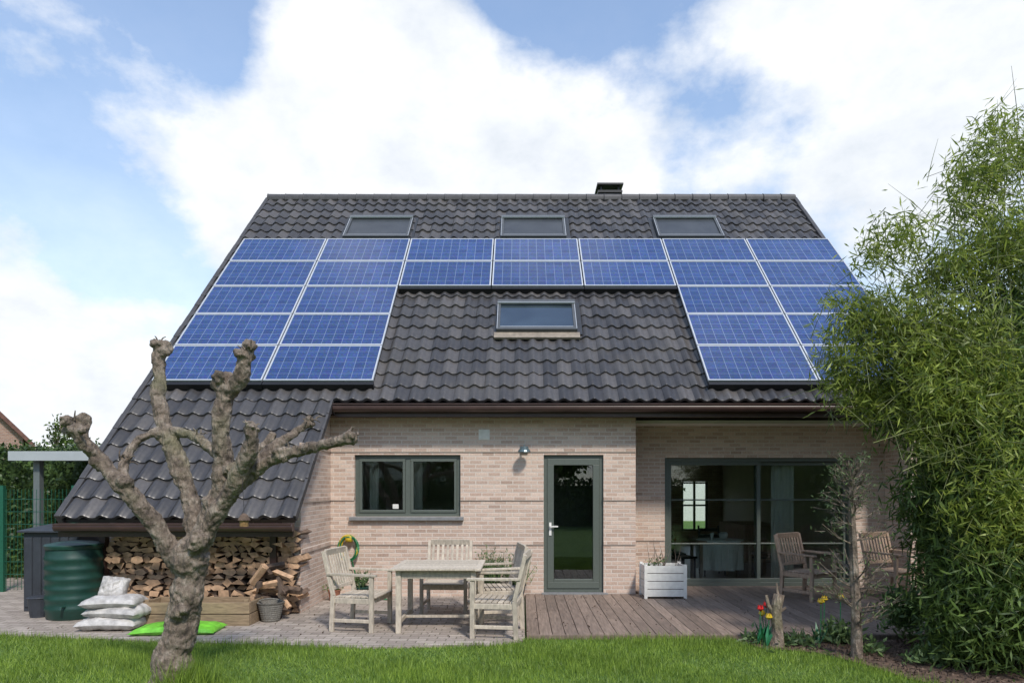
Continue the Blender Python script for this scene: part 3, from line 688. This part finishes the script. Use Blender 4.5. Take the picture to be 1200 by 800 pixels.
# ---------------------------------------------------------------- right garden
BB=empty('bamboo')
def c_(u,v,Y,ru,rv,ry,n):
    p=at(u,v,Y); s=Y/800; return (p.x,p.y,p.z,ru*s,ry,rv*s,n)
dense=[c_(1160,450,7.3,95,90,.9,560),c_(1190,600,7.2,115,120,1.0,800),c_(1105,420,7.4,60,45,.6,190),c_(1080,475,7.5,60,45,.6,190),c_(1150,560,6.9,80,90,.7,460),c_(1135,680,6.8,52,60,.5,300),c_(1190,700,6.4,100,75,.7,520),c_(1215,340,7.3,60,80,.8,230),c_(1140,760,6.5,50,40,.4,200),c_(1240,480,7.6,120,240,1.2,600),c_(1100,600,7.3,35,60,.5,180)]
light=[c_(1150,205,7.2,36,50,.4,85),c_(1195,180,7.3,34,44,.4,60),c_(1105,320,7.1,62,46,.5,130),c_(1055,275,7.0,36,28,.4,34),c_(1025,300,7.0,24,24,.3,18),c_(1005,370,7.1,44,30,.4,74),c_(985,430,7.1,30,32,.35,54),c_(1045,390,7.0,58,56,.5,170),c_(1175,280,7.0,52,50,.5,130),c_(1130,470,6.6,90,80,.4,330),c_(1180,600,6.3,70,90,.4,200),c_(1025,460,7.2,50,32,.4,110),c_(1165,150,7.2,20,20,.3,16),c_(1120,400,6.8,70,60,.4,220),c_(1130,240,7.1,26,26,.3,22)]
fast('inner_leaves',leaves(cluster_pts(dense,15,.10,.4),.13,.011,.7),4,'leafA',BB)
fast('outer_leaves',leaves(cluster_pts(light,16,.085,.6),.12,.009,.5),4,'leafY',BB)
r=MB()
for k in range(75):
    bx=random.uniform(4.3,6.6); by=random.uniform(6.5,8.2)
    tgt=random.choice(light+dense[:8]); tx_=tgt[0]+random.uniform(-.6,.6)*tgt[3]; ty_=tgt[1]+random.uniform(-.5,.5)*tgt[4]; tz=tgt[2]+random.uniform(0,.9)*tgt[5]
    pts=[]
    for s in range(9):
        t=s/8; pts.append(Vector((bx+(tx_-bx)*t**1.8,by+(ty_-by)*t**1.8,tz*(1-(1-t)**1.25))))
    r.tube(pts,[.013*(1-.75*s/8) for s in range(9)],6)
for (cx,cy,cz,rx,ry,rz_,n) in light:
    for k in range(int(n*.4)):
        q=Vector((cx+random.uniform(-1,1)*rx,cy+random.uniform(-1,1)*ry,cz+random.uniform(-1,1)*rz_)); d=Vector((random.uniform(-1,.6),random.uniform(-1,1),random.uniform(-.1,.9))).normalized()*random.uniform(.15,.4)
        r.tube([q-d,q+Vector((0,0,.02)),q+d],[.004,.003,.0015],4)
r.build('culms','culm',BB,smooth=True)
SH=empty('dead_conifer_shrub'); r=MB(); tips=[]
b0=at(1005,775,6.75); b0.z=0
tr=[b0,at(1003,700,6.78),at(1000,640,6.8),at(998,590,6.8),at(1000,545,6.8)]
r.tube(tr,[.06,.05,.04,.028,.01],9,.15)
for k in range(70):
    t=random.uniform(.12,.98)*3.99; i_=int(t); p=tr[i_].lerp(tr[i_+1],t-i_); a=random.uniform(0,6.28); L=random.uniform(.2,.5)*(1.15-t/6)
    d=Vector((math.cos(a),math.sin(a)*.8,random.uniform(.1,.8))).normalized(); q=p+d*L*.5; e_=p+d*L+Vector((0,0,.06)); r.tube([p,q,e_],[.011,.007,.003],5)
    for s in range(6):
        q2=p+d*L*random.uniform(.3,1); d2=(d+Vector((random.uniform(-1,1),random.uniform(-1,1),random.uniform(-.5,.8)))).normalized()*random.uniform(.05,.16); r.tube([q2,q2+d2],[.004,.0015],4); tips.append(q2+d2)
r.build('branches','tbark',SH)
tp=np.array([tuple(t) for t in tips]); fast('needles',leaves(np.repeat(tp,3,0)+rng.normal(size=(len(tp)*3,3))*.03,.05,.005,.1),4,'leafP',SH)
r=MB(); s0=at(910,757,7.25); s0.z=0
r.tube([s0,s0+Vector((.01,0,.2)),s0+Vector((-.01,0,.38)),s0+Vector((.03,0,.56))],[.085,.065,.06,.05],10,.15)
r.tube([s0+Vector((0,0,.3)),s0+Vector((-.09,0,.45)),s0+Vector((-.1,.02,.55))],[.03,.022,.015],7,.1); r.tube([s0+Vector((0,0,.35)),s0+Vector((.1,0,.42))],[.025,.012],7,.1); r.tube([s0+Vector((.02,0,.5)),s0+Vector((.0,0,.68))],[.02,.008],7,.1)
r.build('tree_stump','tbark',smooth=True)
def tulip(u,v,Y,mat):
    p=at(u,v,Y); e=empty('tulip'); b_=Vector((p.x+random.uniform(-.04,.04),p.y,0)); r=MB(); r.tube([b_,(b_+p)/2+Vector((.01,0,0)),p],.005,5)
    for s in range(3):
        a=random.uniform(0,6.28); d=Vector((math.cos(a),math.sin(a),0)); n_=Vector((-d.y,d.x,0))*.02
        r.add([b_,b_+d*.06+n_+Vector((0,0,.12)),b_+d*.12+Vector((0,0,.24)),b_+d*.06-n_+Vector((0,0,.12))],[(0,1,2,3)])
    r.mat(1)
    for s in range(6):
        a=s*math.pi/3; d=Vector((math.cos(a),math.sin(a),0)); n_=Vector((-d.y,d.x,0))*.02
        r.add([p,p+d*.032+n_+Vector((0,0,.03)),p+d*.022+Vector((0,0,.075)),p+d*.032-n_+Vector((0,0,.03))],[(0,1,2,3)])
    r.build('flower',['hose',mat],e)
for u,v,Y,m_ in [(891,716,7.3,'red'),(898,712,7.45,'red'),(901,726,7.2,'yellow'),(962,708,7.3,'yellow'),(966,705,7.5,'yellow'),(893,722,7.35,'yellow'),(985,703,7.4,'yellow')]: tulip(u,v,Y,m_)
pb=[]
for u,v,Y,ru,rv,n in [(880,752,7.4,14,8,30),(930,757,7.3,26,12,80),(955,768,7.1,24,12,60),(985,745,7.35,24,16,70),(975,780,6.7,14,8,25),(1060,715,7.4,30,26,160),(1020,760,6.9,20,8,20),(895,768,7.0,14,7,25),(1090,775,6.5,30,14,60)]: pb.append(c_(u,v,Y,ru,rv,.15,n))
fast('flower_bed_plants',leaves(cluster_pts(pb,8,.035),.09,.016,-.5),4,'leafP')
n=5000; X=rng.uniform(2.6,5.2,n); Y=rng.uniform(5.0,7.5,n); k=np.array([y>edge_y(x)+.02 for x,y in zip(X,Y)]); C=np.stack([X[k],Y[k],np.full(k.sum(),.022)],1)
fast('bark_mulch',leaves(C,.04,.01,0),4,'bark')

# ---------------------------------------------------------------- background
def hedge(name,x0,x1,y0,y1,h,n,L=.09,mat='leafH'):
    e=empty(name); MB().box(x0+.15,x1-.15,y0+.15,y1-.15,0,h-.15).build('hedge_core','leafH',e)
    pts=[]
    A=[(x1-x0)*h,(x1-x0)*h,(y1-y0)*h,(y1-y0)*h,(x1-x0)*(y1-y0)]; tot=sum(A)
    for i_,a in enumerate(A):
        m_=int(n*a/tot); X=rng.uniform(x0,x1,m_);Y=rng.uniform(y0,y1,m_);Z=rng.uniform(0,h,m_)
        if i_==0:Y[:]=y0
        if i_==1:Y[:]=y1
        if i_==2:X[:]=x0
        if i_==3:X[:]=x1
        if i_==4:Z[:]=h
        P=np.stack([X,Y,Z],1)
        P+=rng.normal(size=P.shape)*.07; pts.append(P)
    P=np.concatenate(pts); P=P[P[:,2]>0.02]
    fast('hedge_leaves',leaves(P,L,L*.3,.2),4,mat,e)
hedge('hedge',-14,-7.3,12.5,13.6,2.35,26000)
hedge('hedge',-13,-12,0,12.5,2.3,9000,.14)
hedge('hedge',-16,14,-9.2,-8,1.9,16000,.18)
hedge('hedge',9,10,-8,22,2.8,14000,.18)
hedge('hedge',-14,7,30,31,2.6,7000,.2)
e=empty('added_bright_wall'); r=MB(); r.box(5.5,13,34,34.25,0,2.1); r.mat(1).box(5.45,13.05,33.95,34.3,2.1,2.16); r.build('bright_wall_body',['white','stone'],e)  # white wall added far behind the house so the rear window looks bright
e=empty('wire_fence'); r=MB(); Yf=10.9
for x in (-8.35,-7.2,-10.7): r.box(x,x+.06,Yf,Yf+.06,0,1.72)
x=-10.65
while x<-6.9: r.tube([(x,Yf+.02,.05),(x,Yf+.02,1.66)],.0035,4); x+=.06
for z in np.arange(.1,1.7,.2): r.tube([(-10.7,Yf+.03,z),(-6.9,Yf+.03,z)],.005,4)
r.build('fence_panel','fence',e)
e=empty('garden_canopy'); r=MB()
r.hexa([(-8.2,11.0,2.17),(-5.75,11.0,2.17),(-5.75,15.5,2.5),(-8.2,15.5,2.5),(-8.2,11.0,2.24),(-5.75,11.0,2.24),(-5.75,15.5,2.57),(-8.2,15.5,2.57)])
r.box(-8.25,-5.75,10.95,10.998,2.12,2.27)
r.mat(1)
for x in (-7.95,-6.0): r.box(x,x+.1,11.1,11.2,0,2.16); r.box(x,x+.1,15.2,15.3,0,2.45)
for k in range(5): y=11.6+k*.9; r.box(-8.15,-5.8,y,y+.06,2.10+(y-11)*.073,2.16+(y-11)*.073)
r.build('canopy_frame',['canopy','canopypost'],e)
def pr2(mb,poly,y0,y1,dx=0):
    n=len(poly); mb.add([(x+dx,y0,z) for x,z in poly]+[(x+dx,y1,z) for x,z in poly],[tuple(range(n)),tuple(range(2*n-1,n-1,-1))]+[(i,i+n,(i+1)%n+n,(i+1)%n) for i in range(n)])
def nhouse(loc,rot,depth,bm,dz=0):
    e=empty('neighbour_house',loc,rot); r=MB(); y0,y1=0,depth
    pr2(r,[(-9.1,0),(0,0),(0,3.2+dz),(-4.5,8.2+dz),(-9.1,3.2+dz)],y0,y1); r.mat(1)
    pr2(r,[(.45,2.7+dz),(.45,2.95+dz),(-4.5,8.5+dz),(-4.5,8.2+dz)],y0-.3,y1+.3); pr2(r,[(-9.55,2.7+dz),(-4.51,8.2+dz),(-4.51,8.5+dz),(-9.55,2.95+dz)],y0-.3,y1+.3)
    r.mat(2)
    for yy in ((y0-.03,y0-.001),(y1+.001,y1+.03)): r.box(-3,-1.8,*yy,1,2.3); r.box(-7,-5.8,*yy,1,2.3)
    r.build('house_body',[bm,'rtile','white'],e)
nhouse((-23.4,32,0),math.radians(37),8,'rbrick',.75)
nhouse((-4,-26,0),0,10,'white',-.6)
def tree(name,x,y,h,rw,n=420,L=.22,mat='leafT',lean=0):
    e=empty(name); r=MB(); r.tube([(x,y,0),(x+.1,y,h*.3),(x-.1,y+.1,h*.6),(x,y,h*.9)],[.03*h,.022*h,.014*h,.004*h],8,.1)
    bl=[]
    for k in range(11):
        a=random.uniform(0,6.28); z=h*random.uniform(.38,.92); q=rw*random.uniform(.3,.85)*(1.1-.6*abs(z/h-.6)); c=Vector((x+math.cos(a)*q,y+math.sin(a)*q,z)); s=rw*random.uniform(.3,.5)
        r.tube([(x,y,z*.6),((x+c.x)/2,(y+c.y)/2,z*.88),c],[.012*h,.007*h,.003*h],6); bl.append((c.x,c.y,c.z,s,s,s*.8,n//11))
    r.build('trunk','tbark',e,smooth=True); fast('crown',leaves(cluster_pts(bl,14,.2,.45),L,L*.28,.2),4,mat,e)
tree('garden_tree',-24.6,36,5.6,1.1,130,.2); tree('garden_tree',-23.2,36,4.6,.9,90,.2)
tree('garden_tree',1.5,-12,7.5,2.8,360,.35); tree('garden_tree',7,-12,9,3.2,360,.35); tree('garden_tree',-12,-12,9,3.0,360,.35); tree('garden_tree',13,-6,8,3,300,.35); tree('garden_tree',-3.4,-11,6.5,1.7,200,.3)
tree('garden_tree',12,14,7,2.6,300,.3)

# ---------------------------------------------------------------- world & sun
EL=math.radians(48); AZ=math.radians(156)
W_=bpy.data.worlds.new('World'); sc.world=W_; W_.use_nodes=True; nt=W_.node_tree; bg=nt.nodes['Background']
sky=nt.nodes.new('ShaderNodeTexSky'); sky.sky_type='NISHITA'; sky.sun_disc=False; sky.sun_elevation=EL; sky.sun_rotation=AZ; sky.air_density=1.3; sky.dust_density=.3; sky.ozone_density=2.5
tc=nt.nodes.new('ShaderNodeTexCoord'); dirv=tc.outputs['Generated']
nn=N(nt,'ShaderNodeVectorMath',operation='NORMALIZE'); nt.links.new(dirv,nn.inputs[0]); dirv=nn.outputs[0]
st=N(nt,'ShaderNodeVectorMath',operation='MULTIPLY'); st.inputs[1].default_value=(1,1,1.5); nt.links.new(dirv,st.inputs[0])
base_=nz(nt,3.6,10,st.outputs[0],.58)
def blobn(u,v,r,wt):
    d=Vector(((u-612)/800,1,(570-v)/800)).normalized()
    a=N(nt,'ShaderNodeVectorMath',operation='DISTANCE'); a.inputs[1].default_value=d; nt.links.new(dirv,a.inputs[0])
    m=N(nt,'ShaderNodeMapRange',interpolation_type='SMOOTHSTEP'); m.inputs[1].default_value=0; m.inputs[2].default_value=r; m.inputs[3].default_value=wt; m.inputs[4].default_value=0
    nt.links.new(a.outputs['Value'],m.inputs[0]); return m.outputs[0]
acc=base_
for q in [(470,210,.36,.42),(250,220,.20,.20),(690,150,.24,.24),(400,50,.17,.22),(1080,50,.30,.36),(900,30,.14,.14),(60,430,.36,.24),(60,130,.34,-.13),(265,45,.14,-.15),(625,5,.18,-.27),(930,200,.22,-.11),(750,70,.10,-.08),(20,20,.12,.10),(165,50,.10,.20),(850,195,.08,.12)]:
    o_=blobn(*q); a=N(nt,'ShaderNodeMath',operation='ADD'); nt.links.new(acc,a.inputs[0]); nt.links.new(o_,a.inputs[1]); acc=a.outputs[0]
mask=N(nt,'ShaderNodeMapRange',interpolation_type='SMOOTHSTEP'); mask.inputs[1].default_value=.455; mask.inputs[2].default_value=.70; nt.links.new(acc,mask.inputs[0])
sz=nt.nodes.new('ShaderNodeSeparateXYZ'); nt.links.new(dirv,sz.inputs[0])
hz=N(nt,'ShaderNodeMapRange',interpolation_type='SMOOTHSTEP'); hz.inputs[1].default_value=0; hz.inputs[2].default_value=.6; hz.inputs[3].default_value=.70; hz.inputs[4].default_value=.12; nt.links.new(sz.outputs[2],hz.inputs[0])
haze=N(nt,'ShaderNodeMath',operation='MAXIMUM'); nt.links.new(hz.outputs[0],haze.inputs[1]); nt.links.new(mask.outputs[0],haze.inputs[0])
shade=nz(nt,6,6,st.outputs[0],.6)
cc=ramp(nt,shade,[(.28,(.70,.75,.82)),(.5,(.88,.91,.95)),(.62,(1,1,1))])
sc10=N(nt,'ShaderNodeVectorMath',operation='SCALE'); sc10.inputs['Scale'].default_value=7.6; nt.links.new(cc,sc10.inputs[0])
skg=mixc(nt,1.0,sky.outputs[0],(1.22,1.34,1.45),'MULTIPLY')
col=mixc(nt,haze.outputs[0],skg,sc10.outputs[0])
nt.links.new(col,bg.inputs['Color']); bg.inputs['Strength'].default_value=.15
sd=bpy.data.lights.new('sun','SUN'); sd.energy=3.7; sd.angle=math.radians(7); sd.color=(1,.935,.85)
so=bpy.data.objects.new('sun',sd); sc.collection.objects.link(so)
tv=Vector((math.sin(AZ)*math.cos(EL),math.cos(AZ)*math.cos(EL),math.sin(EL))); so.rotation_euler=tv.to_track_quat('Z','Y').to_euler(); so.location=tv*30
cd=bpy.data.cameras.new('camera'); cd.sensor_width=36; cd.lens=24; cd.shift_x=-.01; cd.shift_y=170/1200; cd.clip_end=1500
co=bpy.data.objects.new('camera',cd); sc.collection.objects.link(co); co.location=(0,0,CAMZ); co.rotation_euler=(math.pi/2,0,0); sc.camera=co
